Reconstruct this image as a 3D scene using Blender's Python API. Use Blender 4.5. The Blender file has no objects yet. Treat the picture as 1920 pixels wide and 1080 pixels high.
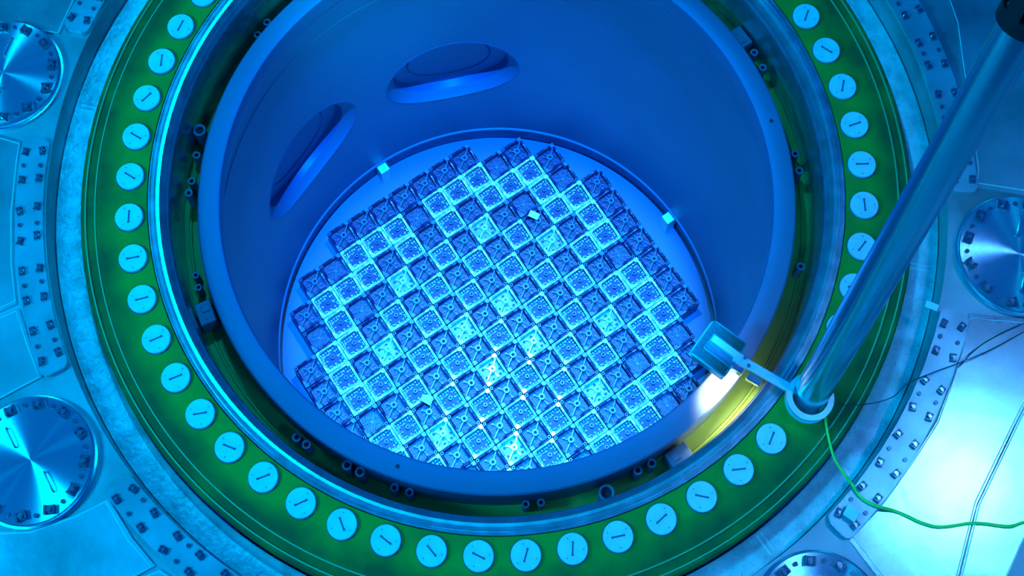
import bpy, bmesh, math, random
from mathutils import Vector, Matrix, Euler
random.seed(7)
sc = bpy.context.scene
C = sc.collection
R = math.radians
PI = math.pi

# ------------------------------------------------------------------ camera
cam = bpy.data.objects.new('camera', bpy.data.cameras.new('camera'))
C.objects.link(cam)
cam.location = (-0.0217, -3.4223, 9.6541)
cam.rotation_euler = (0.460412, 0.0092306, -0.0189255)
cam.data.sensor_width = 36
cam.data.lens = 56.7855
cam.data.shift_x = 44.008 / 1920
cam.data.shift_y = -583.21 / 1920
cam.data.clip_end = 100
sc.camera = cam

# ------------------------------------------------------------------ world, lamps, exposure
w = bpy.data.worlds.new('water_glow'); sc.world = w
w.use_nodes = True
nt = w.node_tree
bg = nt.nodes['Background']
tc = nt.nodes.new('ShaderNodeTexCoord'); sep = nt.nodes.new('ShaderNodeSeparateXYZ')
cr = nt.nodes.new('ShaderNodeValToRGB')
nt.links.new(tc.outputs['Generated'], sep.inputs[0]); nt.links.new(sep.outputs[2], cr.inputs[0])
cr.color_ramp.elements[0].position = 0.0; cr.color_ramp.elements[0].color = (0.0, 0.02, 0.30, 1)
cr.color_ramp.elements[1].position = 1.0; cr.color_ramp.elements[1].color = (0.0, 0.09, 1.0, 1)
nt.links.new(cr.outputs[0], bg.inputs[0])
bg.inputs[1].default_value = 0.42

def light(name, kind, loc, target, energy, color, size=1.0, size_y=None, angle=None, blend=0.5):
    d = bpy.data.lights.new(name, kind)
    d.energy = energy; d.color = color
    if kind == 'AREA':
        d.shape = 'RECTANGLE' if size_y else 'DISK'
        d.size = size
        if size_y: d.size_y = size_y
    else:
        d.shadow_soft_size = size
    if kind == 'SPOT':
        d.spot_size = angle; d.spot_blend = blend
    o = bpy.data.objects.new(name, d); C.objects.link(o)
    o.location = loc
    o.rotation_euler = (Vector(target) - Vector(loc)).to_track_quat('-Z', 'Y').to_euler()
    return o

CY = (0.0, 0.50, 1.0)
a1 = light('pool_flood_light', 'AREA', (5.3, -0.5, 9.8), (2.5, -2.0, 0), 8.5, (0.10, 0.46, 1.0), 0.7)
a1.data.spread = R(36)
light('pool_flood_light', 'AREA', (-1.8, 3.6, 10.0), (-2.0, -0.4, 0), 400, CY, 0.6)
light('pool_flood_light', 'AREA', (-8.0, -2.6, 8.0), (-2.4, -0.4, 0), 1000, (0.0, 0.48, 1.0), 2.0)
light('pool_flood_light', 'AREA', (4.5, -6.5, 9.5), (2.0, -1.5, 0), 300, (0.0, 0.38, 1.0), 1.0)
light('pool_flood_light', 'AREA', (-1.0, -8.0, 8.0), (-1, -1, 0), 260, (0.0, 0.42, 1.0), 1.5)
light('vessel_spot_light', 'SPOT', (0.15, 1.35, 5.2), (0.0, -0.1, -4.2), 2700, (0.14, 0.78, 0.9), 0.10, angle=R(23.5), blend=0.25)
light('vessel_spot_light', 'SPOT', (1.2, -2.2, 5.5), (-0.75, 1.75, -0.75), 3000, (0.0, 0.62, 0.9), 0.3, angle=R(17), blend=1.0)  # added spot, makes the bright patch high on the far barrel wall
light('barrel_fill_light', 'SPOT', (0.7, -2.6, 30), (0.0, 0.0, -0.3), 215000, (0.0, 0.24, 1.0), 0.22, angle=R(6.4), blend=0.12)  # added spot, cone narrowed to the barrel opening so the rim stays dim
# pale blue light given off by the water around the fuel
light('core_glow', 'AREA', (0, 0, -3.95), (0, 0, 0), 8, (0.0, 0.24, 1.0), 3.0)

vs = sc.view_settings
vs.view_transform = 'Standard'; vs.look = 'None'; vs.gamma = 1; vs.use_curve_mapping = False
vs.exposure = 0.0

# ------------------------------------------------------------------ materials
def new_mat(name):
    m = bpy.data.materials.new(name); m.use_nodes = True
    return m, m.node_tree, m.node_tree.nodes['Principled BSDF']

def mat(name, col, metal=0.0, rough=0.5, var=0.0, scale=6.0, bump=0.0, col2=None, spots=0.0, bscale=40.0):
    m, nt, b = new_mat(name)
    N, L = nt.nodes, nt.links
    b.inputs['Metallic'].default_value = metal
    b.inputs['Roughness'].default_value = rough
    tc = N.new('ShaderNodeTexCoord')
    if var or col2:
        n = N.new('ShaderNodeTexNoise'); n.inputs['Scale'].default_value = scale; n.inputs['Detail'].default_value = 6
        L.new(tc.outputs['Object'], n.inputs['Vector'])
        r = N.new('ShaderNodeValToRGB')
        r.color_ramp.elements[0].position = 0.35; r.color_ramp.elements[1].position = 0.65
        c2 = col2 if col2 else tuple(c * (1 - var) for c in col)
        r.color_ramp.elements[0].color = (*c2, 1); r.color_ramp.elements[1].color = (*col, 1)
        L.new(n.outputs['Fac'], r.inputs[0])
        out = r.outputs[0]
        if spots:
            v = N.new('ShaderNodeTexNoise'); v.inputs['Scale'].default_value = scale * 9; v.inputs['Detail'].default_value = 3
            L.new(tc.outputs['Object'], v.inputs['Vector'])
            q = N.new('ShaderNodeValToRGB')
            q.color_ramp.elements[0].position = 0.30; q.color_ramp.elements[1].position = 0.40
            q.color_ramp.elements[0].color = (1 - spots, 1 - spots, 1 - spots, 1); q.color_ramp.elements[1].color = (1, 1, 1, 1)
            L.new(v.outputs['Fac'], q.inputs[0])
            mx = N.new('ShaderNodeMix'); mx.data_type = 'RGBA'; mx.blend_type = 'MULTIPLY'; mx.inputs[0].default_value = 1
            L.new(out, mx.inputs[6]); L.new(q.outputs[0], mx.inputs[7]); out = mx.outputs[2]
        L.new(out, b.inputs['Base Color'])
    else:
        b.inputs['Base Color'].default_value = (*col, 1)
    if bump:
        n2 = N.new('ShaderNodeTexNoise'); n2.inputs['Scale'].default_value = bscale; n2.inputs['Detail'].default_value = 4
        L.new(tc.outputs['Object'], n2.inputs['Vector'])
        bp = N.new('ShaderNodeBump'); bp.inputs['Strength'].default_value = bump; bp.inputs['Distance'].default_value = 0.01
        L.new(n2.outputs['Fac'], bp.inputs['Height']); L.new(bp.outputs[0], b.inputs['Normal'])
    return m

M = {}
M['floor'] = mat('brushed_stainless_floor', (0.52, 0.56, 0.58), 0.50, 0.40, var=0.50, scale=1.6, bump=0.25, bscale=7)
M['panel'] = mat('worn_stainless_sheet', (0.50, 0.55, 0.58), 0.55, 0.38, var=0.55, scale=1.3, bump=0.3, bscale=5)
M['strip'] = mat('rolled_strip_steel', (0.52, 0.58, 0.62), 0.45, 0.33, var=0.35, scale=3, bump=0.2, bscale=6)
M['bead'] = mat('worn_highlight_bead', (0.10, 0.50, 0.20), 0.0, 0.4)  # paint wear and ridge highlights both put into this lighter green
M['polished'] = mat('polished_stainless_sheet', (0.48, 0.52, 0.55), 0.80, 0.22, var=0.30, scale=1.1, bump=0.2, bscale=4)
M['trough'] = mat('pitted_steel_ring', (0.92, 0.96, 0.97), 0.15, 0.38, var=0.35, scale=7, bump=0.6, spots=0.35, bscale=24)
M['steel'] = mat('machined_steel', (0.70, 0.72, 0.74), 0.75, 0.28, var=0.12, scale=8)
M['clamp'] = mat('clamp_steel', (0.10, 0.14, 0.22), 0.55, 0.28)
M['bolt'] = mat('bolt_steel', (0.40, 0.45, 0.5), 0.85, 0.2)
M['dark'] = mat('dark_bore', (0.02, 0.03, 0.05), 0.0, 0.7)
M['cap'] = mat('bright_plug_steel', (0.88, 0.98, 0.95), 0.05, 0.42, var=0.10, scale=14)
M['slot'] = mat('slot_shadow_steel', (0.05, 0.12, 0.2), 0.2, 0.5)
M['seal'] = mat('machined_seal_face', (0.62, 0.68, 0.72), 0.80, 0.26, var=0.3, scale=10)
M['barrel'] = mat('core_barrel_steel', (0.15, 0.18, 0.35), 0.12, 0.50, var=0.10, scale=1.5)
M['ledge'] = mat('olive_ledge_paint', (0.34, 0.40, 0.06), 0.0, 0.5, var=0.2, scale=4)
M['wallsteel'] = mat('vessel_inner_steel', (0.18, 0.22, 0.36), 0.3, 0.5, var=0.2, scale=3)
M['fresh'] = mat('fresh_nozzle_steel', (0.62, 0.66, 0.66), 0.35, 0.22, var=0.35, scale=30, bump=0.5, bscale=90)
M['spring'] = mat('bright_leaf_spring', (0.90, 0.92, 0.90), 0.55, 0.20, var=0.35, scale=35, bump=0.4, bscale=80)
M['block'] = mat('polished_glint_steel', (0.98, 0.96, 0.96), 0.25, 0.15)  # near-white base colour also carries the white glints of the corner blocks
M['mid'] = mat('dull_deck_steel', (0.20, 0.30, 0.36), 0.3, 0.35, var=0.6, scale=22)
M['bore'] = mat('shaded_nozzle_bore', (0.08, 0.12, 0.32), 0.10, 0.45)  # darker than the barrel wall: shade inside the nozzles put into the colour
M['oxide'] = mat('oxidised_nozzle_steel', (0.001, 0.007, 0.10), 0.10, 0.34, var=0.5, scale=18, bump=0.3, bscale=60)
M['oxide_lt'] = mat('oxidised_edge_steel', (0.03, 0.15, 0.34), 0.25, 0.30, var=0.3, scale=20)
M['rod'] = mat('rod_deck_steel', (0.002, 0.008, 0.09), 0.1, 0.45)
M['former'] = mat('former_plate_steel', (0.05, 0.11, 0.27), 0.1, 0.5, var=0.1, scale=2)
M['black'] = mat('black_rubber_plastic', (0.008, 0.009, 0.012), 0.0, 0.45)
M['pole'] = mat('polished_pole_steel', (0.62, 0.66, 0.72), 0.90, 0.20)
M['white'] = mat('plain_white', (0.95, 0.93, 0.93), 0.0, 0.5)
M['cable'] = mat('green_cable_sheath', (0.35, 0.95, 0.12), 0.0, 0.4)
M['wire'] = mat('thin_dark_wire', (0.03, 0.05, 0.08), 0.2, 0.5)
M['lamp_rib'] = mat('lamp_housing_aluminium', (0.16, 0.42, 0.42), 0.3, 0.3)
M['arm'] = mat('pale_bracket_aluminium', (0.80, 0.80, 0.82), 0.3, 0.35)

# green flange paint, dirtier towards the outer rim where stains gather
def green_mat():
    m, nt, b = new_mat('green_flange_paint')
    N, L = nt.nodes, nt.links
    tc = N.new('ShaderNodeTexCoord')
    n = N.new('ShaderNodeTexNoise'); n.inputs['Scale'].default_value = 3.5; n.inputs['Detail'].default_value = 8
    L.new(tc.outputs['Object'], n.inputs['Vector'])
    ln = N.new('ShaderNodeVectorMath'); ln.operation = 'LENGTH'
    mp = N.new('ShaderNodeMapping'); mp.inputs['Scale'].default_value = (1, 1, 0)
    L.new(tc.outputs['Object'], mp.inputs[0]); L.new(mp.outputs[0], ln.inputs[0])
    mr = N.new('ShaderNodeMapRange'); mr.inputs[1].default_value = 2.34; mr.inputs[2].default_value = 2.48
    mr.inputs[3].default_value = 0.0; mr.inputs[4].default_value = 0.45
    L.new(ln.outputs['Value'], mr.inputs[0])
    sub = N.new('ShaderNodeMath'); sub.operation = 'SUBTRACT'
    L.new(n.outputs['Fac'], sub.inputs[0]); L.new(mr.outputs[0], sub.inputs[1])
    r = N.new('ShaderNodeValToRGB')
    r.color_ramp.elements[0].position = 0.0; r.color_ramp.elements[0].color = (0.01, 0.13, 0.035, 1)
    r.color_ramp.elements[1].position = 0.55; r.color_ramp.elements[1].color = (0.03, 0.36, 0.035, 1)
    L.new(sub.outputs[0], r.inputs[0]); L.new(r.outputs[0], b.inputs['Base Color'])
    b.inputs['Roughness'].default_value = 0.45
    b.inputs['Specular IOR Level'].default_value = 0.10
    return m
M['green'] = green_mat()

def radial_mat():
    m, nt, b = new_mat('turned_cover_steel')
    N, L = nt.nodes, nt.links
    b.inputs['Base Color'].default_value = (0.56, 0.64, 0.68, 1)
    b.inputs['Metallic'].default_value = 0.80
    b.inputs['Roughness'].default_value = 0.25
    b.inputs['Anisotropic'].default_value = 0.97
    t = N.new('ShaderNodeTangent'); t.direction_type = 'RADIAL'; t.axis = 'Z'
    L.new(t.outputs[0], b.inputs['Tangent'])
    return m
M['turned'] = radial_mat()

def rib_mat():
    m, nt, b = new_mat('ribbed_lamp_back')
    N, L = nt.nodes, nt.links
    b.inputs['Base Color'].default_value = (0.015, 0.10, 0.08, 1); b.inputs['Metallic'].default_value = 0.0
    b.inputs['Roughness'].default_value = 0.4
    return m
M['rib'] = rib_mat()

# ------------------------------------------------------------------ helpers
def obj(name, bm, m, parent=None, loc=None, rot=None, smooth=False):
    me = bpy.data.meshes.new(name); bm.normal_update(); bm.to_mesh(me); bm.free()
    if m: me.materials.append(m)
    if smooth:
        for p in me.polygons: p.use_smooth = True
        if hasattr(me, 'set_sharp_from_angle'): me.set_sharp_from_angle(angle=R(35))
    o = bpy.data.objects.new(name, me); C.objects.link(o)
    if parent: o.parent = parent
    if loc: o.location = loc
    if rot: o.rotation_euler = rot
    return o

def tag(o, label=None, cat=None, group=None, kind=None):
    if label: o['label'] = label
    if cat: o['category'] = cat
    if group: o['group'] = group
    if kind: o['kind'] = kind
    return o

def thing(name, label, cat, loc=(0, 0, 0), rot=(0, 0, 0), group=None):
    o = bpy.data.objects.new(name, None); C.objects.link(o)
    o.empty_display_size = 0.1
    o.location = loc; o.rotation_euler = rot
    return tag(o, label, cat, group)

def dup(root, loc=None, rot=None, label=None):
    r = root.copy(); C.objects.link(r)
    if loc is not None: r.location = loc
    if rot is not None: r.rotation_euler = rot
    if label: r['label'] = label
    for ch in list(root.children):
        c = ch.copy(); C.objects.link(c); c.parent = r
        for g in ch.children:
            d = g.copy(); C.objects.link(d); d.parent = c
    return r

def box(bm, x0, x1, y0, y1, z0, z1, mtx=None, bevel=0.0):
    g = bmesh.ops.create_cube(bm, size=1)
    vs_ = g['verts']
    for v in vs_:
        v.co = Vector(((x0 + x1) / 2 + v.co.x * (x1 - x0), (y0 + y1) / 2 + v.co.y * (y1 - y0), (z0 + z1) / 2 + v.co.z * (z1 - z0)))
    if bevel:
        es = list({e for v in vs_ for e in v.link_edges})
        r = bmesh.ops.bevel(bm, geom=es, offset=bevel, segments=1, affect='EDGES')
        vs_ = list({v for f in r['faces'] for v in f.verts} | {v for v in vs_ if v.is_valid})
    if mtx:
        for v in vs_: v.co = mtx @ v.co
    return vs_

def cyl(bm, cx, cy, r, z0, z1, n=16, r2=None, mtx=None):
    r2 = r if r2 is None else r2
    a = [bm.verts.new((cx + r * math.cos(2 * PI * i / n), cy + r * math.sin(2 * PI * i / n), z0)) for i in range(n)]
    b = [bm.verts.new((cx + r2 * math.cos(2 * PI * i / n), cy + r2 * math.sin(2 * PI * i / n), z1)) for i in range(n)]
    bm.faces.new(a[::-1]); bm.faces.new(b)
    for i in range(n): bm.faces.new((a[i], a[(i + 1) % n], b[(i + 1) % n], b[i]))
    if mtx:
        for v in a + b: v.co = mtx @ v.co
    return a + b

def lathe(bm, prof, n=192, closed=True, a0=0.0, a1=2 * PI, cx=0, cy=0):
    full = abs(a1 - a0 - 2 * PI) < 1e-6
    cnt = n if full else n + 1
    rings = []
    for i in range(cnt):
        a = a0 + (a1 - a0) * i / n
        rings.append([bm.verts.new((cx + r * math.cos(a), cy + r * math.sin(a), z)) for r, z in prof])
    k = len(prof)
    for i in range(n):
        A = rings[i]; B = rings[(i + 1) % cnt]
        for j in range(k if closed else k - 1):
            bm.faces.new((A[j], B[j], B[(j + 1) % k], A[(j + 1) % k]))
    if closed and not full:
        bm.faces.new(rings[0]); bm.faces.new(rings[-1][::-1])
    bmesh.ops.recalc_face_normals(bm, faces=bm.faces)

def ring_tube(bm, cx, cy, ro, ri, z0, z1, n=20, mtx=None):
    s = len(bm.verts)
    P = [(ro, z0), (ro, z1), (ri, z1), (ri, z0)]
    rings = [[bm.verts.new((cx + r * math.cos(2 * PI * i / n), cy + r * math.sin(2 * PI * i / n), z)) for r, z in P] for i in range(n)]
    for i in range(n):
        A, B = rings[i], rings[(i + 1) % n]
        for j in range(4): bm.faces.new((A[j], B[j], B[(j + 1) % 4], A[(j + 1) % 4]))
    if mtx:
        for r_ in rings:
            for v in r_: v.co = mtx @ v.co

def prism(bm, pts, z0, z1, bevel=0.0):
    a = [bm.verts.new((x, y, z0)) for x, y in pts]
    b = [bm.verts.new((x, y, z1)) for x, y in pts]
    n = len(pts)
    bm.faces.new(a[::-1]); top = bm.faces.new(b)
    for i in range(n): bm.faces.new((a[i], a[(i + 1) % n], b[(i + 1) % n], b[i]))
    if bevel:
        bmesh.ops.bevel(bm, geom=list(top.edges), offset=bevel, segments=2, affect='EDGES')
    bmesh.ops.recalc_face_normals(bm, faces=bm.faces)

def tube_path(bm, pts, r, n=8):
    pts = [Vector(p) for p in pts]
    rings = []
    for i, p in enumerate(pts):
        d = (pts[min(i + 1, len(pts) - 1)] - pts[max(i - 1, 0)]).normalized()
        s = d.cross(Vector((0, 0, 1)))
        if s.length < 1e-3: s = Vector((1, 0, 0))
        s.normalize(); u = s.cross(d).normalized()
        rings.append([bm.verts.new(p + (s * math.cos(2 * PI * k / n) + u * math.sin(2 * PI * k / n)) * r) for k in range(n)])
    for A, B in zip(rings, rings[1:]):
        for k in range(n): bm.faces.new((A[k], A[(k + 1) % n], B[(k + 1) % n], B[k]))
    bm.faces.new(rings[0][::-1]); bm.faces.new(rings[-1])
    bmesh.ops.recalc_face_normals(bm, faces=bm.faces)

def smooth_path(pts, sub=6):
    out = []
    P = [Vector(p) for p in pts]
    for i in range(len(P) - 1):
        p0 = P[max(i - 1, 0)]; p1 = P[i]; p2 = P[i + 1]; p3 = P[min(i + 2, len(P) - 1)]
        for s in range(sub):
            t = s / sub
            out.append(0.5 * ((2 * p1) + (p2 - p0) * t + (2 * p0 - 5 * p1 + 4 * p2 - p3) * t * t + (3 * p1 - p0 - 3 * p2 + p3) * t ** 3))
    out.append(P[-1])
    return out

def pol(r, deg): return (r * math.cos(R(deg)), r * math.sin(R(deg)))

FZ = 0.08      # pool floor level
TZ = -0.16     # trough ring level

# ------------------------------------------------------------------ pool floor with round opening
bm = bmesh.new()
n = 192
inner = [(2.80 * math.cos(2 * PI * i / n), 2.80 * math.sin(2 * PI * i / n)) for i in range(n)]
outer = []
for i in range(n):
    a = 2 * PI * i / n; c, s = math.cos(a), math.sin(a); k = 6.5 / max(abs(c), abs(s)); outer.append((c * k, s * k))
vi = [bm.verts.new((x, y, FZ)) for x, y in inner]; vo = [bm.verts.new((x, y, FZ)) for x, y in outer]
vb = [bm.verts.new((x * 1.0, y * 1.0, -0.4)) for x, y in inner]
vc = [bm.verts.new((x, y, -0.4)) for x, y in outer]
for i in range(n):
    j = (i + 1) % n
    bm.faces.new((vi[i], vo[i], vo[j], vi[j])); bm.faces.new((vi[i], vi[j], vb[j], vb[i]))
    bm.faces.new((vb[i], vb[j], vc[j], vc[i])); bm.faces.new((vo[i], vc[i], vc[j], vo[j]))
bmesh.ops.recalc_face_normals(bm, faces=bm.faces)
tag(obj('floor', bm, M['floor']), kind='structure')

# weld seam between the floor edge and the trough
bm = bmesh.new()
lathe(bm, [(2.62, TZ - 0.05), (2.62, TZ - 0.012), (2.64, TZ), (2.795, TZ), (2.795, TZ - 0.05)], 192)
t = tag(obj('cavity_seal_ring', bm, M['trough'], smooth=True), 'pale pitted steel seal ring lying in the trough around the green flange', 'seal ring')
bm = bmesh.new()
for i in range(300):
    a = 2 * PI * i / 300 + random.uniform(-.004, .004)
    rr = 2.768 + random.uniform(-.004, .004)
    cyl(bm, rr * math.cos(a), rr * math.sin(a), random.uniform(.004, .009), TZ - .001, TZ + .006, 6)
tag(obj('weld_bead', bm, M['cap'], t), kind='stuff')
for k, a in enumerate((168, -13.5, -56, 100, 40, -100)):
    bm = bmesh.new()
    mtx = Matrix.Rotation(R(a), 4, 'Z')
    box(bm, 2.63, 2.765, -.022, -.010, TZ - .001, TZ + .006, mtx, .002)
    box(bm, 2.63, 2.765, .010, .022, TZ - .001, TZ + .006, mtx, .002)
    obj('joint_strip', bm, M['cap'], t)

# ------------------------------------------------------------------ reactor vessel
vessel = thing('reactor_vessel', 'open reactor pressure vessel with green flange ring and bright seal face', 'reactor vessel')
bm = bmesh.new()
lathe(bm, [(2.606, -1.2), (2.606, -0.012), (2.596, 0.0),
           (2.570, 0.0), (2.568, -.006), (2.522, -.006), (2.520, 0.0), (2.192, 0.0), (2.186, -1.2)], 256)
obj('flange', bm, M['green'], vessel, smooth=True)
for rr in (2.515, 2.575):
    bm = bmesh.new(); lathe(bm, [(rr - .006, -.002), (rr - .004, .006), (rr + .004, .006), (rr + .006, -.002)], 256)
    obj('flange_bead', bm, M['bead'], vessel, smooth=True)
bm = bmesh.new()
lathe(bm, [(2.186, -1.0), (2.186, -0.004), (2.178, -0.004), (2.174, -0.016), (2.166, -0.016), (2.162, -0.002), (2.150, -0.002),
           (2.147, -0.012), (2.139, -0.012), (2.136, -0.004), (2.118, -0.006), (2.085, -0.040), (2.072, -0.075), (2.068, -0.12),
           (2.068, -0.75), (2.068, -1.0)], 256)
obj('seal_face', bm, M['seal'], vessel, smooth=True)
bm = bmesh.new()
lathe(bm, [(2.067, -0.80), (2.067, -0.62), (2.035, -0.62), (2.030, -0.605), (2.016, -0.605), (2.012, -0.62), (1.905, -0.62), (1.905, -0.80)], 192)
obj('ledge', bm, M['ledge'], vessel, smooth=True)

# tubes and blocks standing in the gap between vessel and barrel
for (ro, ri, r_, a, z1) in [(.042, .028, 2.02, 166.4, -.40), (.026, .014, 2.0, 179.3, -.36), (.030, .017, 1.955, -118.6, -.36), (.030, .017, 1.955, -116.0, -.36),
                            (.026, .014, 1.955, -109.5, -.42), (.026, .014, 1.955, -106.7, -.42), (.048, .034, 2.0, -71.9, -.40),
                            (.028, .015, 1.955, -65.3, -.40), (.028, .015, 1.955, -62.4, -.42), (.026, .014, 1.995, 3.2, -.42), (.026, .014, 2.0, 7.0, -.46), (.026, .014, 2.005, -15.4, -.42),
                            (.024, .013, 1.955, -86.0, -.45), (.024, .013, 1.955, -83.3, -.45), (.026, .014, 2.01, 28.3, -.4), (.026, .014, 2.01, 25.0, -.42),
                            (.026, .014, 2.01, 170.8, -.46), (.026, .014, 2.01, 176.0, -.46), (.026, .014, 2.0, 140.8, -.42), (.026, .014, 2.0, 143.8, -.44), (.028, .015, 1.98, -129.2, -.42), (.028, .015, 1.98, -126.8, -.38), (.022, .012, 2.0, -165.6, -.45), (.022, .012, 2.0, -163.2, -.45)]:
    x, y = pol(r_, a)
    bm = bmesh.new(); ring_tube(bm, x, y, ro, ri, -.62, z1, 24)
    g = obj('guide_tube', bm, M['wallsteel'], vessel, smooth=True)
    bm = bmesh.new(); cyl(bm, x, y, ri * .98, -.62, z1 - .03, 16); obj('bore', bm, M['dark'], g)
for a in (-57.5, -158.0, 32.5, 122.0):
    bm = bmesh.new(); mtx = Matrix.Rotation(R(a), 4, 'Z')
    box(bm, 1.95, 2.055, -.075, .075, -.62, -.42, mtx, .006)
    g = obj('alignment_block', bm, M['wallsteel'], vessel)
    bm = bmesh.new(); box(bm, 1.965, 2.02, -.045, .0, -.42, -.412, mtx, .003); cyl(bm, 2.0, .035, .012, -.42, -.414, 12, mtx=mtx)
    obj('key_plate', bm, M['wallsteel'], g)

# stud-hole plugs
slots = [(8, 18), (1, 18), (14, 14), (16, -10), (16, -10), (0, 18), (18, 3), (20, 5), (18, 8), (20, 8), (22, 3), (20, -8), (22, 8), (22, 9), (8, -20), (18, -14),
         (15, -18), (20, -10), (7, 22), (2, 30), (22, 4), (17, 14), (22, -5), (23, 2), (8, 16), (18, 9), (18, 9), (18, 9), (22, -2), (14, 16), (0, 16), (20, 0), (18, 6), (4, 14), (14, -10), (6, 14)]
def ordn(i): return ['first', 'second', 'third', 'fourth', 'fifth', 'sixth', 'seventh', 'eighth', 'ninth', 'tenth', 'eleventh', 'twelfth', 'thirteenth', 'fourteenth', 'fifteenth', 'sixteenth', 'seventeenth', 'eighteenth', 'nineteenth', 'twentieth'][i]
PLB = bmesh.new()
lathe(PLB, [(0.0001, .001), (.0865, .001), (.0865, .024), (.083, .028), (.0001, .028)], 48)
plug0 = None
DARKSL = None
for k in [q for q in range(-1, 36) if q not in (25, 26)]:
    a = 153.037 + k * 360 / 54
    i = k
    x, y = pol(2.30, a)
    if k < 0: lab = 'pale round plug on green flange, cut by the top frame edge at left'
    elif k <= 11: lab = 'pale round stud-hole plug on green flange, %s whole one down the left side' % ordn(k)
    elif k <= 24: lab = 'pale round stud-hole plug on green flange, %s one counted rightwards along the lower arc' % ordn(k - 12)
    elif k <= 28:
        lab = ['pale round plug hidden behind the foot of the lighting pole', 'pale round plug beside the pole collar, mostly covered by the pole',
               'pale round plug peeking out left of the pole, a thin sliver', 'pale round plug half covered by the pole, lower right of flange'][k - 25]
    else: lab = 'pale round stud-hole plug on green flange, %s one up the right side above the pole' % ordn(k - 29)
    if plug0 is None:
        plug0 = thing('stud_hole_plug', lab, 'plug', (x, y, 0), (0, 0, 0), 'stud hole plugs around the green flange')
        obj('plug_disc', PLB, M['cap'], plug0, smooth=True)
        bm = bmesh.new(); ring_tube(bm, 0, 0, .092, .0865, .0, .004, 48); obj('plug_seat', bm, M['slot'], plug0)
        for q in range(3):
            bm = bmesh.new(); b_ = R(30 + 120 * q); cyl(bm, .062 * math.cos(b_), .062 * math.sin(b_), .0035, .0275, .0290, 8); obj('pin_mark', bm, M['slot'], plug0)
        hnd = bmesh.new()
        box(hnd, -.036, .036, -.0045, .0045, .0275, .0315, None, .001)
        cyl(hnd, -.034, 0, .0065, .0275, .033, 10); cyl(hnd, .034, 0, .0065, .0275, .033, 10)
        obj('handle_slot', hnd, M['slot'], plug0)
        r = plug0
    else:
        r = dup(plug0, (x, y, 0), None, lab)
    dx, dy = slots[i] if 0 <= i < len(slots) else (10, 10)
    r.rotation_euler = (0, 0, math.atan2(dy, dx))

# ------------------------------------------------------------------ core barrel
barrel = thing('core_barrel', 'deep blue steel core barrel with smooth rim and two round outlet nozzles', 'core barrel', (0, 0, 0))
bm = bmesh.new()
prof = [(1.925, -.285), (1.915, -.275), (1.80, -.275), (1.785, -.282), (1.778, -.30), (1.778, -.42), (1.79, -.50), (1.86, -.60), (1.888, -.68), (1.892, -.80), (1.892, -.995),
        (1.887, -1.0), (1.887, -1.012), (1.892, -1.017), (1.892, -4.155), (1.878, -4.165), (1.874, -4.18), (1.880, -4.20), (1.915, -4.215), (1.915, -4.46), (1.93, -4.46), (1.93, -1.5), (1.93, -.6)]
lathe(bm, prof, 256)
shell = obj('barrel_shell', bm, M['barrel'], barrel, smooth=True)
def nozz_axis(a, z):
    return Matrix.Rotation(R(a), 4, 'Z') @ Matrix.Translation((0, 0, z)) @ Matrix.Rotation(R(90), 4, 'Y')
noz = [(100.6, -2.745), (144.0, -2.68)]
for a, z in noz:
    bm = bmesh.new()
    mx = nozz_axis(a, z)
    vs_ = cyl(bm, 0, 0, .569, 1.5, 2.2, 96)
    for v in vs_: v.co = mx @ v.co
    bmesh.ops.recalc_face_normals(bm, faces=bm.faces)
    cut = obj('cutter', bm, None)
    md = shell.modifiers.new('b', 'BOOLEAN'); md.operation = 'DIFFERENCE'; md.solver = 'EXACT'; md.object = cut
    dg = bpy.context.evaluated_depsgraph_get()
    me2 = bpy.data.meshes.new_from_object(shell.evaluated_get(dg))
    shell.modifiers.clear(); shell.data = me2
    bpy.data.objects.remove(cut)
for p in shell.data.polygons: p.use_smooth = True
shell.data.set_sharp_from_angle(angle=R(35))
shell.name = 'barrel_shell'
for a, z in noz:
    # flared bore: its mouth follows the round wall of the barrel
    n = 96
    allr = [(.572, 'w'), (.560, 'w2'), (.540, .020), (.505, .045), (.488, .065), (.478, .13), (.36, .14), (.35, .13), (.34, .14), (.18, .15), (.02, .15)]
    for nm, sub, mm in (('nozzle_lip', allr[:5], M['barrel']), ('nozzle_bore', allr[4:], M['bore'])):
        bm = bmesh.new(); rings = []
        for (r_, d) in sub:
            ring = []
            for i in range(n):
                th = 2 * PI * i / n; u = r_ * math.cos(th); v_ = r_ * math.sin(th)
                base = math.sqrt(1.892 ** 2 - u * u)
                dep = base - .001 if d == 'w' else base - .006 if d == 'w2' else (base + d if d < .2 else 1.87 + d)
                ring.append(bm.verts.new(Matrix.Rotation(R(a), 4, 'Z') @ Vector((dep, u, z + v_))))
            rings.append(ring)
        for A, B in zip(rings, rings[1:]):
            for i in range(n): bm.faces.new((A[i], A[(i + 1) % n], B[(i + 1) % n], B[i]))
        if nm == 'nozzle_bore': bm.faces.new(rings[-1])
        bmesh.ops.recalc_face_normals(bm, faces=bm.faces)
        o = obj(nm, bm, mm, barrel, smooth=True)
bm = bmesh.new()
for (r_, a) in ((1.852, -109.7), (1.86, 12.6)):
    x, y = pol(r_, a); cyl(bm, x, y, .013, -.276, -.2735, 16)
obj('dowel_hole', bm, M['dark'], barrel)
bm = bmesh.new(); lathe(bm, [(0.0001, -4.56), (1.914, -4.56), (1.914, -4.46), (0.0001, -4.46)], 128)
obj('baffle_plate', bm, M['former'], barrel)
for a in (123.2, 33.5, -57, -147):
    bm = bmesh.new(); mtx = Matrix.Rotation(R(a), 4, 'Z')
    box(bm, 1.80, 1.90, -.045, .045, -4.46, -4.19, mtx, .004)
    obj('alignment_key', bm, M['cap'], barrel)

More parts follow.
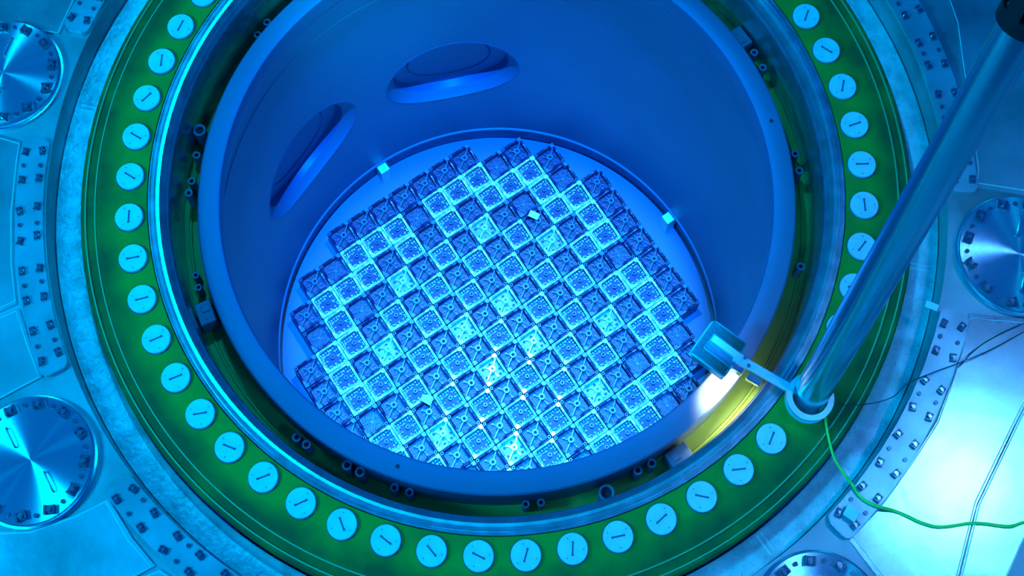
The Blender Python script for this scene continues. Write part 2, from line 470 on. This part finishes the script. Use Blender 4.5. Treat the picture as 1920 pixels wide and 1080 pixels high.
# ------------------------------------------------------------------ fuel assemblies
TH = R(-57.066); ZC = -4.203; PT = 0.215
def nozzle_frame(bright):
    bm = bmesh.new()
    h = .1065; wl = .012 if not bright else .016
    o_ = [(-h, -h), (h, -h), (h, h), (-h, h)]
    ii = h - wl
    P = [(h, -.255), (h, -.006), (h - .004, 0.0), (ii + .003, 0.0), (ii, -.005), (ii, -.09)]
    rings = []
    ch = .010
    def sq(r):
        c = min(ch, r * .2)
        return [(r, -r + c), (r, r - c), (r - c, r), (-r + c, r), (-r, r - c), (-r, -r + c), (-r + c, -r), (r - c, -r)]
    for r_, z in P: rings.append([bm.verts.new((x, y, z)) for x, y in sq(r_)])
    for A, B in zip(rings, rings[1:]):
        for i in range(8): bm.faces.new((A[i], A[(i + 1) % 8], B[(i + 1) % 8], B[i]))
    bmesh.ops.recalc_face_normals(bm, faces=bm.faces)
    return bm
def pads(pair):
    bm = bmesh.new()
    for sx, sy in (pair,):
        # triangular clamp block at opposite corners
        pts = [(sx * .1055, sy * .1055), (sx * .1055, sy * .066), (sx * .078, sy * .066), (sx * .066, sy * .078), (sx * .066, sy * .1055)]
        prism(bm, pts, -.05, .014)
    bmesh.ops.bevel(bm, geom=[e for e in bm.edges], offset=.0025, segments=1, affect='EDGES')
    return bm
def springs(side_, ax_):
    bm = bmesh.new()
    # leaf springs along the four sides, clamped at the two corner blocks
    for (sx, sy, ax) in ((-side_, side_, ax_),):
        for k in range(8):
            t0 = .066 - k * .0175; t1 = t0 - .0175
            z0 = .010 - .0025 * abs(k - 1.5) - .003 * max(0, k - 3); z1 = .010 - .0025 * abs(k - .5) - .003 * max(0, k - 2)
            w0, w1 = .086, .102
            A = []
            for (t_, zz) in ((t0, z0), (t1, z1)):
                for ww in (w0, w1):
                    for dz in (-.006, 0):
                        x, y = (sx * t_, sy * ww) if ax == 0 else (sx * ww, sy * t_)
                        A.append(bm.verts.new((x, y, zz + dz)))
            q = A
            for f in ((0, 1, 3, 2), (4, 6, 7, 5), (0, 2, 6, 4), (1, 5, 7, 3), (0, 4, 5, 1), (2, 3, 7, 6)):
                bm.faces.new([q[i] for i in f])
    bmesh.ops.recalc_face_normals(bm, faces=bm.faces)
    return bm
def corner_holes(q_):
    bm = bmesh.new()
    for sx, sy in ((q_, q_),):
        ring_tube(bm, sx * .088, sy * .088, .014, .0075, -.03, .004, 12)
    return bm
def deck():
    bm = bmesh.new(); box(bm, -.092, .092, -.092, .092, -.095, -.075)
    return bm
def stubs(kind, seed):
    rnd = random.Random(seed); bm = bmesh.new()
    if kind == 'tubes':
        for i in range(-3, 4):
            for j in range(-3, 4):
                if (i, j) == (0, 0): continue
                m_ = max(abs(i), abs(j))
                if m_ == 3 or (m_ == 2 and (i + j) % 2 == 0):
                    x, y = i * .0245 + rnd.uniform(-.003, .003), j * .0245 + rnd.uniform(-.003, .003)
                    ring_tube(bm, x, y, .0078, .004, -.076, -.052 + rnd.uniform(-.008, .012), 8)
        for q in range(10):
            a = rnd.uniform(0, 2 * PI); r_ = rnd.uniform(.05, .082)
            c = Matrix.Translation((r_ * math.cos(a), r_ * math.sin(a), -.062)) @ Matrix.Rotation(rnd.uniform(0, 3), 4, 'Z') @ Matrix.Rotation(rnd.uniform(-.5, .5), 4, 'X')
            box(bm, -.009, .009, -.0025, .0025, -.014, .006, c)
    else:
        for q in range(20):
            a = 2 * PI * q / 20
            c = Matrix.Rotation(a, 4, 'Z')
            box(bm, .026, .078 + .010 * (q % 2), -.0018, .0018, -.076, -.066, c)
        cyl(bm, 0, 0, .016, -.076, -.062, 14)
        ring_tube(bm, -.02, .045, .011, .006, -.076, -.05, 12)
    return bm
def spider():
    bm = bmesh.new()
    ring_tube(bm, -.006, .010, .0275, .0135, -.075, .006, 20)
    # long vanes to two corners, short ones between, each with a finger at its end
    for (x, y, w_) in ((-.070, .084, .005), (.056, -.086, .005), (-.058, -.030, .0028), (.062, .022, .0028)):
        a = math.atan2(y - .010, x + .006); L_ = math.hypot(y - .010, x + .006)
        c = Matrix.Translation((-.006, .010, 0)) @ Matrix.Rotation(a, 4, 'Z')
        box(bm, .022, L_, -w_, w_, -.050, -.010 if w_ > .004 else -.045, c)
        cyl(bm, x, y, .0075, -.07, -.012 if w_ > .004 else -.04, 10)
    return bm
def assembly(kind):
    br = kind in ('bright', 'rodded')
    fm = M['fresh'] if br else M['oxide_lt']
    t = thing('fuel_assembly', 'x', 'fuel assembly', group='fuel assemblies in the reactor core')
    obj('top_nozzle', nozzle_frame(br), fm if br else M['oxide'], t)
    for q_ in (1, -1):
        obj('corner_block', pads((-q_, q_)), M['block'] if br else fm, t)
        for ax_ in (0, 1): obj('holddown_spring', springs(q_, ax_), M['spring'] if br else M['oxide'], t)
        obj('alignment_hole', corner_holes(q_), fm, t)
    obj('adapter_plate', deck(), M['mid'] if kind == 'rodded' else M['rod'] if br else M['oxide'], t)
    if kind in ('bright',): tag(obj('guide_tube_ends', stubs('tubes', 3), M['fresh'], t), kind='stuff')
    if kind == 'rodded':
        b = bmesh.new()
        for (x_, y_) in ((-.06, .02), (.055, .055), (.02, -.065), (.065, -.02), (-.055, -.055), (.015, .07)):
            cyl(b, x_, y_, .013, -.0755, -.0735, 12)
        tag(obj('flow_holes', b, M['rod'], t), kind='stuff')
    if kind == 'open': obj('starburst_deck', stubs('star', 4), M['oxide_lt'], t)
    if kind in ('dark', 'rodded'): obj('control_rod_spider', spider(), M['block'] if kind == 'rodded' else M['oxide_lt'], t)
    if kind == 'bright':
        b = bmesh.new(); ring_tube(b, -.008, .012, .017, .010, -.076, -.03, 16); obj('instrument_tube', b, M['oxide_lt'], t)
    return t
PROTO = {}
KN = {'D': 'dark', 'B': 'bright', 'W': 'rodded', 'E': 'open'}
rowsA = {-7: 'DDDDDDD', -6: 'DEBBBEBBBED', -5: 'DBBBDBDBDBBBD', -4: 'EBEDWDBDWDEBE', -3: 'DBBDBDBDBDBDBBD', -2: 'DBDWDBDBDBDWDBD', -1: 'DBBDBDWDWDBDBBD',
         0: 'DEDBDBDBDBDBDED'}
words = {'dark': 'dull fuel assembly with dark ring-hub spider', 'bright': 'bright-framed fuel assembly with dark deck', 'rodded': 'gleaming fuel assembly with white spider',
         'open': 'dull fuel assembly with starburst deck'}
for m_ in range(-7, 8):
    s = rowsA[-abs(m_)]; L_ = len(s)
    for q, chh in enumerate(s):
        k = q - L_ // 2
        kind = KN[chh]
        x = math.cos(TH) * m_ * PT - math.sin(TH) * k * PT
        y = math.sin(TH) * m_ * PT + math.cos(TH) * k * PT
        lab = '%s, %s in row %s from upper left' % (words[kind], ordn(q), ordn(m_ + 7))
        if kind not in PROTO:
            PROTO[kind] = assembly(kind); o = PROTO[kind]
            o.location = (x, y, ZC); o.rotation_euler = (0, 0, TH); o['label'] = lab
        else:
            o = dup(PROTO[kind], (x, y, ZC), (0, 0, TH), lab)

# ------------------------------------------------------------------ clamps and covers
def clamp_bm():
    bm = bmesh.new()
    box(bm, -.028, .028, -.022, .022, 0, .014, None, .002)
    box(bm, -.028, -.016, -.022, .022, .012, .030, None, .002)
    box(bm, .016, .028, -.022, .022, .012, .030, None, .002)
    return bm
def bolt_bm():
    bm = bmesh.new(); cyl(bm, 0, 0, .0135, .013, .040, 6); cyl(bm, 0, 0, .017, .013, .018, 14)
    return bm
CL = obj('clamp', clamp_bm(), M['clamp']); BT = obj('bolt', bolt_bm(), M['bolt'])
CLme, BTme = CL.data, BT.data
bpy.data.objects.remove(CL); bpy.data.objects.remove(BT)
bm = bmesh.new(); cyl(bm, 0, 0, .0125, 0, .016, 14); cyl(bm, 0, 0, .006, .016, .0165, 10); PN = obj('dowel_pin', bm, M['clamp']); PNme = PN.data; bpy.data.objects.remove(PN)
def add_clamp(parent, x, y, z, rz, s=1.0):
    c = bpy.data.objects.new('clamp', CLme); C.objects.link(c); c.parent = parent; c.location = (x, y, z); c.rotation_euler = (0, 0, rz); c.scale = (s, s, s)
    b = bpy.data.objects.new('bolt', BTme); C.objects.link(b); b.parent = c
def add_pin(parent, x, y, z):
    c = bpy.data.objects.new('dowel_pin', PNme); C.objects.link(c); c.parent = parent; c.location = (x, y, z)

for (a, lab, ph) in ((167.7, 'round bolted cover plate on the floor, upper left, cut by the left frame edge', 10), (212.7, 'round bolted cover plate on the floor at lower left, with two handles', 0),
                     (-102.3, 'round bolted cover plate below the vessel near the bottom frame edge', 0), (-57.3, 'round bolted cover plate at bottom right, cut by the bottom frame edge', 8), (-11.6, 'round bolted cover plate on the floor at right behind the pole', 14), (32.7, 'round bolted cover plate beyond the pole at upper right', 0)):
    if a in (-102.3, 32.7): continue
    rr = 3.215 if a != -57.3 else 3.19
    x, y = pol(rr, a)
    t = thing('hatch_cover', lab, 'cover', (x, y, FZ), (0, 0, 0), 'round bolted covers around the vessel')
    bm = bmesh.new()
    lathe(bm, [(.0003, 0), (.375, 0), (.375, .028), (.362, .030), (.362, .062), (.356, .068), (.0003, .068)], 96)
    obj('cover_plate', bm, M['turned'], t, smooth=True)
    for q in range(12):
        b_ = R(q * 30 + ph - 3)
        add_clamp(t, .312 * math.cos(b_), .312 * math.sin(b_), .067, b_ + PI / 2 + random.uniform(-.5, .5), 1.15)
        b2 = b_ + R(15)
        add_pin(t, .315 * math.cos(b2), .315 * math.sin(b2), .067)
    for s_ in (0, PI):
        bm = bmesh.new(); b_ = R(-60 if a == 212.7 else 70) + s_
        c_ = Vector((.175 * math.cos(b_ + .25), .175 * math.sin(b_ + .25), 0)); d_ = Vector((math.cos(b_), math.sin(b_), 0))
        tube_path(bm, smooth_path([c_ - d_ * .06 + Vector((0, 0, .066)), c_ - d_ * .052 + Vector((0, 0, .098)), c_ + d_ * .052 + Vector((0, 0, .098)), c_ + d_ * .06 + Vector((0, 0, .066))]), .006)
        obj('handle', bm, M['steel'], t, smooth=True)

strips = [(190.2, 'long curved bolted plate along the left floor edge, two rows of clamps', 'a'), (145.2, 'curved bolted plate at the top left corner, ending above the round cover', 'b'),
          (-124.8, 'curved bolted plate at the bottom left beside the seal ring', 'c'), (-34.8, 'bright curved bolted plate at lower right, under the green cable', 'd'), (10.2, 'curved bolted plate at upper right beyond the seal ring', 'e')]
for (a, lab, _k) in strips:
    t = thing('bolted_strip', lab, 'plate', (0, 0, 0), (0, 0, 0), 'curved bolted plates on the floor edge')
    bm = bmesh.new()
    h_ = 15.0; pts = []
    r0, r1, rc = 2.806, 2.978, .05
    nn = 40
    for i in range(nn + 1):
        b_ = a - h_ + rc / r0 * 57.3 + (2 * h_ - 2 * rc / r0 * 57.3) * i / nn; pts.append(pol(r0, b_))
    for i in range(1, 6): 
        f = i / 6 * PI / 2; pts.append(pol(r0 + rc * (1 - math.cos(f)), a + h_ - (rc - rc * math.sin(f)) / r0 * 57.3))
    for i in range(0, 6):
        f = i / 6 * PI / 2; pts.append(pol(r1 - rc + rc * math.sin(f), a + h_ - (rc - rc * math.cos(f)) / r1 * 57.3))
    for i in range(nn + 1):
        b_ = a + h_ - rc / r1 * 57.3 - (2 * h_ - 2 * rc / r1 * 57.3) * i / nn; pts.append(pol(r1, b_))
    for i in range(1, 6):
        f = i / 6 * PI / 2; pts.append(pol(r1 - rc * (1 - math.cos(f)), a - h_ + (rc - rc * math.sin(f)) / r1 * 57.3))
    for i in range(0, 6):
        f = i / 6 * PI / 2; pts.append(pol(r0 + rc - rc * math.sin(f), a - h_ + (rc - rc * math.cos(f)) / r0 * 57.3))
    prism(bm, pts, FZ, FZ + .045, .004)
    obj('strip_plate', bm, M['strip'], t)
    for i in range(8):
        b_ = a - 13.2 + i * 26.4 / 7
        for rr in (2.84, 2.945):
            x, y = pol(rr, b_ + random.uniform(-.3, .3)); add_clamp(t, x, y, FZ + .044, R(b_) + PI / 2 + random.uniform(-.35, .35), .85)
            if i % 2 == 0 and i < 7:
                x, y = pol(rr, b_ + 1.9); add_pin(t, x, y, FZ + .044)

# ------------------------------------------------------------------ floor panels
panels = {
 'long steel floor panel at the left edge, beside the long bolted plate': [(-4.2, .45), (-3.334, 0.311), (-3.128, 0.278), (-2.99, 0.235), (-2.995, 0.107), (-2.99, -0.241), (-2.95, -0.58), (-2.90, -0.811), (-3.179, -0.941), (-4.2, -1.40)],
 'steel floor panel between the long bolted plate and lower left round cover': [(-4.2, -1.43), (-3.175, -0.967), (-2.885, -0.837), (-2.80, -1.039), (-2.70, -1.25), (-3.113, -1.47), (-4.2, -1.98)],
 'steel floor panel in the top left corner above the round cover': [(-3.13, 1.05), (-2.914, 0.987), (-2.82, 0.968), (-2.745, 1.195), (-2.70, 1.409), (-2.75, 2.0), (-4.2, 2.0), (-4.2, 1.1)],
 'large steel floor panel in the bottom left corner below the round cover': [(-2.25, -1.95), (-2.10, -2.172), (-1.955, -2.32), (-2.09, -2.385), (-2.211, -2.536), (-2.4, -3.4), (-4.2, -3.4), (-4.2, -2.20), (-3.031, -2.125), (-2.673, -2.115), (-2.438, -2.04)],
 'small steel floor panel at the bottom edge beside the lower left bolted plate': [(-1.93, -2.335), (-1.83, -2.40), (-1.65, -2.58), (-1.8, -3.4), (-2.3, -3.4), (-2.16, -2.537), (-2.06, -2.386)],
 'dim blue floor panel at the upper right behind the pole': [(2.962, -0.206), (3.7, -0.345), (4.6, -.5), (4.6, 2.6), (2.85, 2.6), (2.95, 1.28), (3.01, 0.926), (3.00, 0.514), (2.995, 0.152), (2.99, -0.12)],
 'large glaring floor panel at the bottom right under the green cable': [(2.81, -0.99), (2.74, -1.187), (2.67, -1.343), (2.53, -1.617), (2.365, -1.824), (2.225, -1.985), (2.12, -2.10), (1.94, -2.262), (2.185, -2.623), (2.34, -2.9), (2.68, -2.081), (2.962, -1.656), (3.337, -1.105), (3.42, -1.06)],
 'narrow floor panel in the bottom right corner beyond the glaring panel': [(3.43, -1.07), (3.345, -1.112), (2.97, -1.663), (2.69, -2.088), (2.35, -2.91), (2.55, -3.2), (2.684, -2.633), (2.94, -2.245), (3.211, -1.901), (3.9, -1.2)],
}
for lab, pts in panels.items():
    bm = bmesh.new(); prism(bm, pts, FZ, FZ + .014, .003)
    t = obj('floor_panel', bm, M['polished'] if 'glaring' in lab else M['panel']); tag(t, lab, 'floor panel', 'steel floor panels')
    # raised seam bead just inside the panel edge
    bm = bmesh.new()
    cxm = sum(p[0] for p in pts) / len(pts); cym = sum(p[1] for p in pts) / len(pts)
    ins = [(cxm + (x - cxm) * .965, cym + (y - cym) * .965, FZ + .014) for x, y in pts]
    tube_path(bm, ins + [ins[0]], .0035, 6)
    obj('seam_bead', bm, M['cap'], t)

# ------------------------------------------------------------------ lighting pole
A = Vector((1.805, -1.465, 0.0)); B = Vector((2.345, -0.478, 3.0))
pd = (B - A).normalized()
pq = pd.to_track_quat('Z', 'Y').to_matrix().to_4x4()
pm = Matrix.Translation(A) @ pq
pole = thing('lighting_pole', 'thick shiny blue-grey steel pole slanting up to the right from a ring collar', 'pole', A)
pm0 = pq
bm = bmesh.new(); LP = 3.36
ring_tube(bm, 0, 0, .103, .096, .02, LP, 64, pm0); obj('tube', bm, M['pole'], pole, smooth=True)
bm = bmesh.new()
ring_tube(bm, 0, 0, .135, .104, .0, .022, 64); ring_tube(bm, 0, 0, .128, .118, .02, .10, 64); ring_tube(bm, 0, 0, .138, .104, .095, .112, 64)
obj('collar', bm, M['arm'], pole, smooth=True)
bm = bmesh.new()
# black end cap with windows: a slotted sleeve and a tapering head
z0, z1 = LP - .06, LP + .22
nseg = 48; 
for k in range(nseg):
    a0 = 2 * PI * k / nseg; a1 = 2 * PI * (k + 1) / nseg
    win = (k % 8) in (2, 3, 4)
    for (za, zb) in (((z0, z0 + .09), (z1 - .10, z1)) if win else ((z0, z1),)):
        v = [bm.verts.new((r_ * math.cos(a_), r_ * math.sin(a_), zz)) for r_ in (.112, .130) for a_ in (a0, a1) for zz in (za, zb)]
        for f in ((0, 1, 3, 2), (4, 6, 7, 5), (0, 4, 5, 1), (2, 3, 7, 6), (0, 2, 6, 4), (1, 5, 7, 3)): bm.faces.new([v[i] for i in f])
for v in bm.verts: v.co = pm0 @ v.co
bmesh.ops.recalc_face_normals(bm, faces=bm.faces)
obj('slotted_sleeve', bm, M['black'], pole)
bm = bmesh.new(); cyl(bm, 0, 0, .130, z1, z1 + .18, 48, .085, pm0); cyl(bm, 0, 0, .085, z1 + .18, z1 + 1.0, 32, None, pm0)
bmesh.ops.recalc_face_normals(bm, faces=bm.faces)
obj('pole_head', bm, M['black'], pole, smooth=True)

# flood lamp on its arm beside the pole
lc = Vector((1.300, -1.160, .02))
e1 = Vector((1.471 - 1.273, -1.135 + .976, 0)).normalized()     # long side, towards the pole
e2 = Vector((-e1.y, e1.x, 0))
lm_ = Matrix(((e1.x, e2.x, 0, 0), (e1.y, e2.y, 0, 0), (0, 0, 1, 0), (0, 0, 0, 1)))
lamp = thing('flood_lamp', 'square ribbed underwater flood lamp on an arm over the barrel rim', 'lamp', lc)
bm = bmesh.new()
def rrect(a, b, c, n=5):
    o_ = []
    for (sx, sy, st) in ((1, 1, 0), (-1, 1, 90), (-1, -1, 180), (1, -1, 270)):
        for i in range(n + 1):
            f = R(st + 90 * i / n); o_.append((sx * (a - c) + c * math.cos(f), sy * (b - c) + c * math.sin(f)))
    return o_
prism(bm, rrect(.125, .128, .03), 0, .045, .006)
for v in bm.verts: v.co = lm_ @ v.co
obj('housing', bm, M['lamp_rib'], lamp)
bm = bmesh.new()
for i in range(19):
    y = -.113 + i * .01255
    if abs(y) < .052: box(bm, -.115, -.072, y - .0036, y + .0036, .045, .062, lm_)
    else: box(bm, -.115, .112, y - .0036, y + .0036, .045, .062, lm_)
obj('cooling_fins', bm, M['rib'], lamp)
bm = bmesh.new(); box(bm, -.066, .15, -.002, .046, .046, .085, lm_, .004); obj('driver_box', bm, M['arm'], lamp)
bm = bmesh.new(); box(bm, -.066, .135, -.046, -.012, .046, .062, lm_, .003); cyl(bm, -.05, -.03, .008, .06, .075, 12, mtx=lm_); cyl(bm, .07, -.035, .008, .06, .075, 12, mtx=lm_); cyl(bm, .12, -.04, .011, .06, .08, 12, mtx=lm_)
obj('mounting_rail', bm, M['pole'], lamp)
bm = bmesh.new(); box(bm, -.125, .118, -.128, -.118, -.03, 0.004, lm_); obj('spill_shield', bm, M['lamp_rib'], lamp)  # added shield, cuts off the lamp's spill
bm = bmesh.new(); box(bm, -.125, -.115, -.118, .118, -.045, 0.004, lm_); obj('spill_shield', bm, M['lamp_rib'], lamp)  # second added shield, keeps lamp light off the core
bm = bmesh.new(); box(bm, -.112, .112, -.112, .112, -.004, 0.001, lm_)
gm, gnt, gb = new_mat('lamp_face_glass')
gb.inputs['Base Color'].default_value = (.9, .9, .9, 1); gb.inputs['Emission Color'].default_value = (.8, .92, 1, 1); gb.inputs['Emission Strength'].default_value = 1.5
obj('lamp_face', bm, gm, lamp)
bm = bmesh.new()
ax = Vector((A.x - lc.x - .10, A.y - lc.y + .05, 0)); al = ax.length
am = Matrix.Rotation(math.atan2(ax.y, ax.x), 4, 'Z')
box(bm, .10, al + .02, -.028, .028, .055, .075, am, .003)
obj('arm', bm, M['arm'], lamp)
bm = bmesh.new(); box(bm, .12, .19, -.065, -.030, -.03, .06, am, .004); box(bm, .22, .31, -.075, -.030, .0, .05, am, .006); cyl(bm, .16, .02, .012, .075, .09, 12, mtx=am); cyl(bm, .20, -.01, .012, .075, .088, 12, mtx=am)
obj('yoke', bm, M['pole'], lamp)
ld = light('flood_lamp_light', 'AREA', (lc.x + .06, lc.y - .06, lc.z - .012), (lc.x + .11, lc.y - .30, lc.z - .4), 10, (0.78, 1.0, 0.60), .12, .12)
ld.data.spread = R(66)

# ------------------------------------------------------------------ cables, wire, white plates
cab = [(1.90, -1.40, .10), (1.894, -1.565, .03), (1.916, -1.777, .02), (1.955, -1.90, .09), (1.985, -1.97, .142), (2.01, -2.02, .14), (2.055, -2.062, .14), (2.127, -2.092, .138), (2.215, -2.111, .105), (2.286, -2.142, .104), (2.356, -2.177, .104), (2.458, -2.202, .104), (2.625, -2.186, .104), (2.715, -2.19, .106), (2.847, -2.207, .106), (2.94, -2.186, .104), (3.041, -2.208, .104), (3.4, -2.25, .104)]
bm = bmesh.new(); tube_path(bm, smooth_path(cab), .0085)
tag(obj('power_cable', bm, M['cable'], smooth=True), 'yellow-green cable running from the pole collar across to the right edge', 'cable')
bm = bmesh.new(); tube_path(bm, smooth_path([(1.97, -1.50, .03), (2.139, -1.496, .02), (2.30, -1.46, .02), (2.384, -1.403, .17), (2.662, -1.306, .175), (2.895, -1.217, .16), (3.238, -1.05, .11), (3.7, -.85, .11)]), .0027, 6)
tag(obj('thin_wire', bm, M['wire'], smooth=True), 'thin dark wire stretched from the pole foot to the right edge', 'wire')
bm = bmesh.new(); tube_path(bm, smooth_path([(2.668, -1.328, .178), (2.871, -1.17, .15), (3.246, -1.002, .11), (3.7, -.78, .11)]), .0027, 6)
tag(obj('thin_wire', bm, M['wire'], smooth=True), 'thin dark wire fanning out above the longer one at right', 'wire')

def whiteplate(x, y, z, a, w_, h_, lab, pts=None):  # thin plate of plain white
    bm = bmesh.new()
    if pts: prism(bm, pts, 0, .006)
    else: box(bm, -w_ / 2, w_ / 2, -h_ / 2, h_ / 2, 0, .006, None, .001)
    o = obj('white_plate', bm, M['white'], None, (x, y, z), (0, 0, R(a))); tag(o, lab, 'tag', 'small white plates')
whiteplate(2.58, -.95, .108 + .025, -25, .075, .042, 'small thin white plate on the floor edge right of the pole')
whiteplate(1.955, -2.125, .165, -35, .075, .07, 'small thin white plate at the end of the lower right bolted plate')
whiteplate(.34, 1.06, -4.17, -27, .092, .06, 'thin white plate lying on the upper middle of the core')
whiteplate(-.62, -.545, -4.17, 0, .1, .1, 'thin white five-sided plate lying on the lower left of the core', [(-.055, .0), (-.03, .045), (.035, .04), (.058, .005), (.03, -.05)])
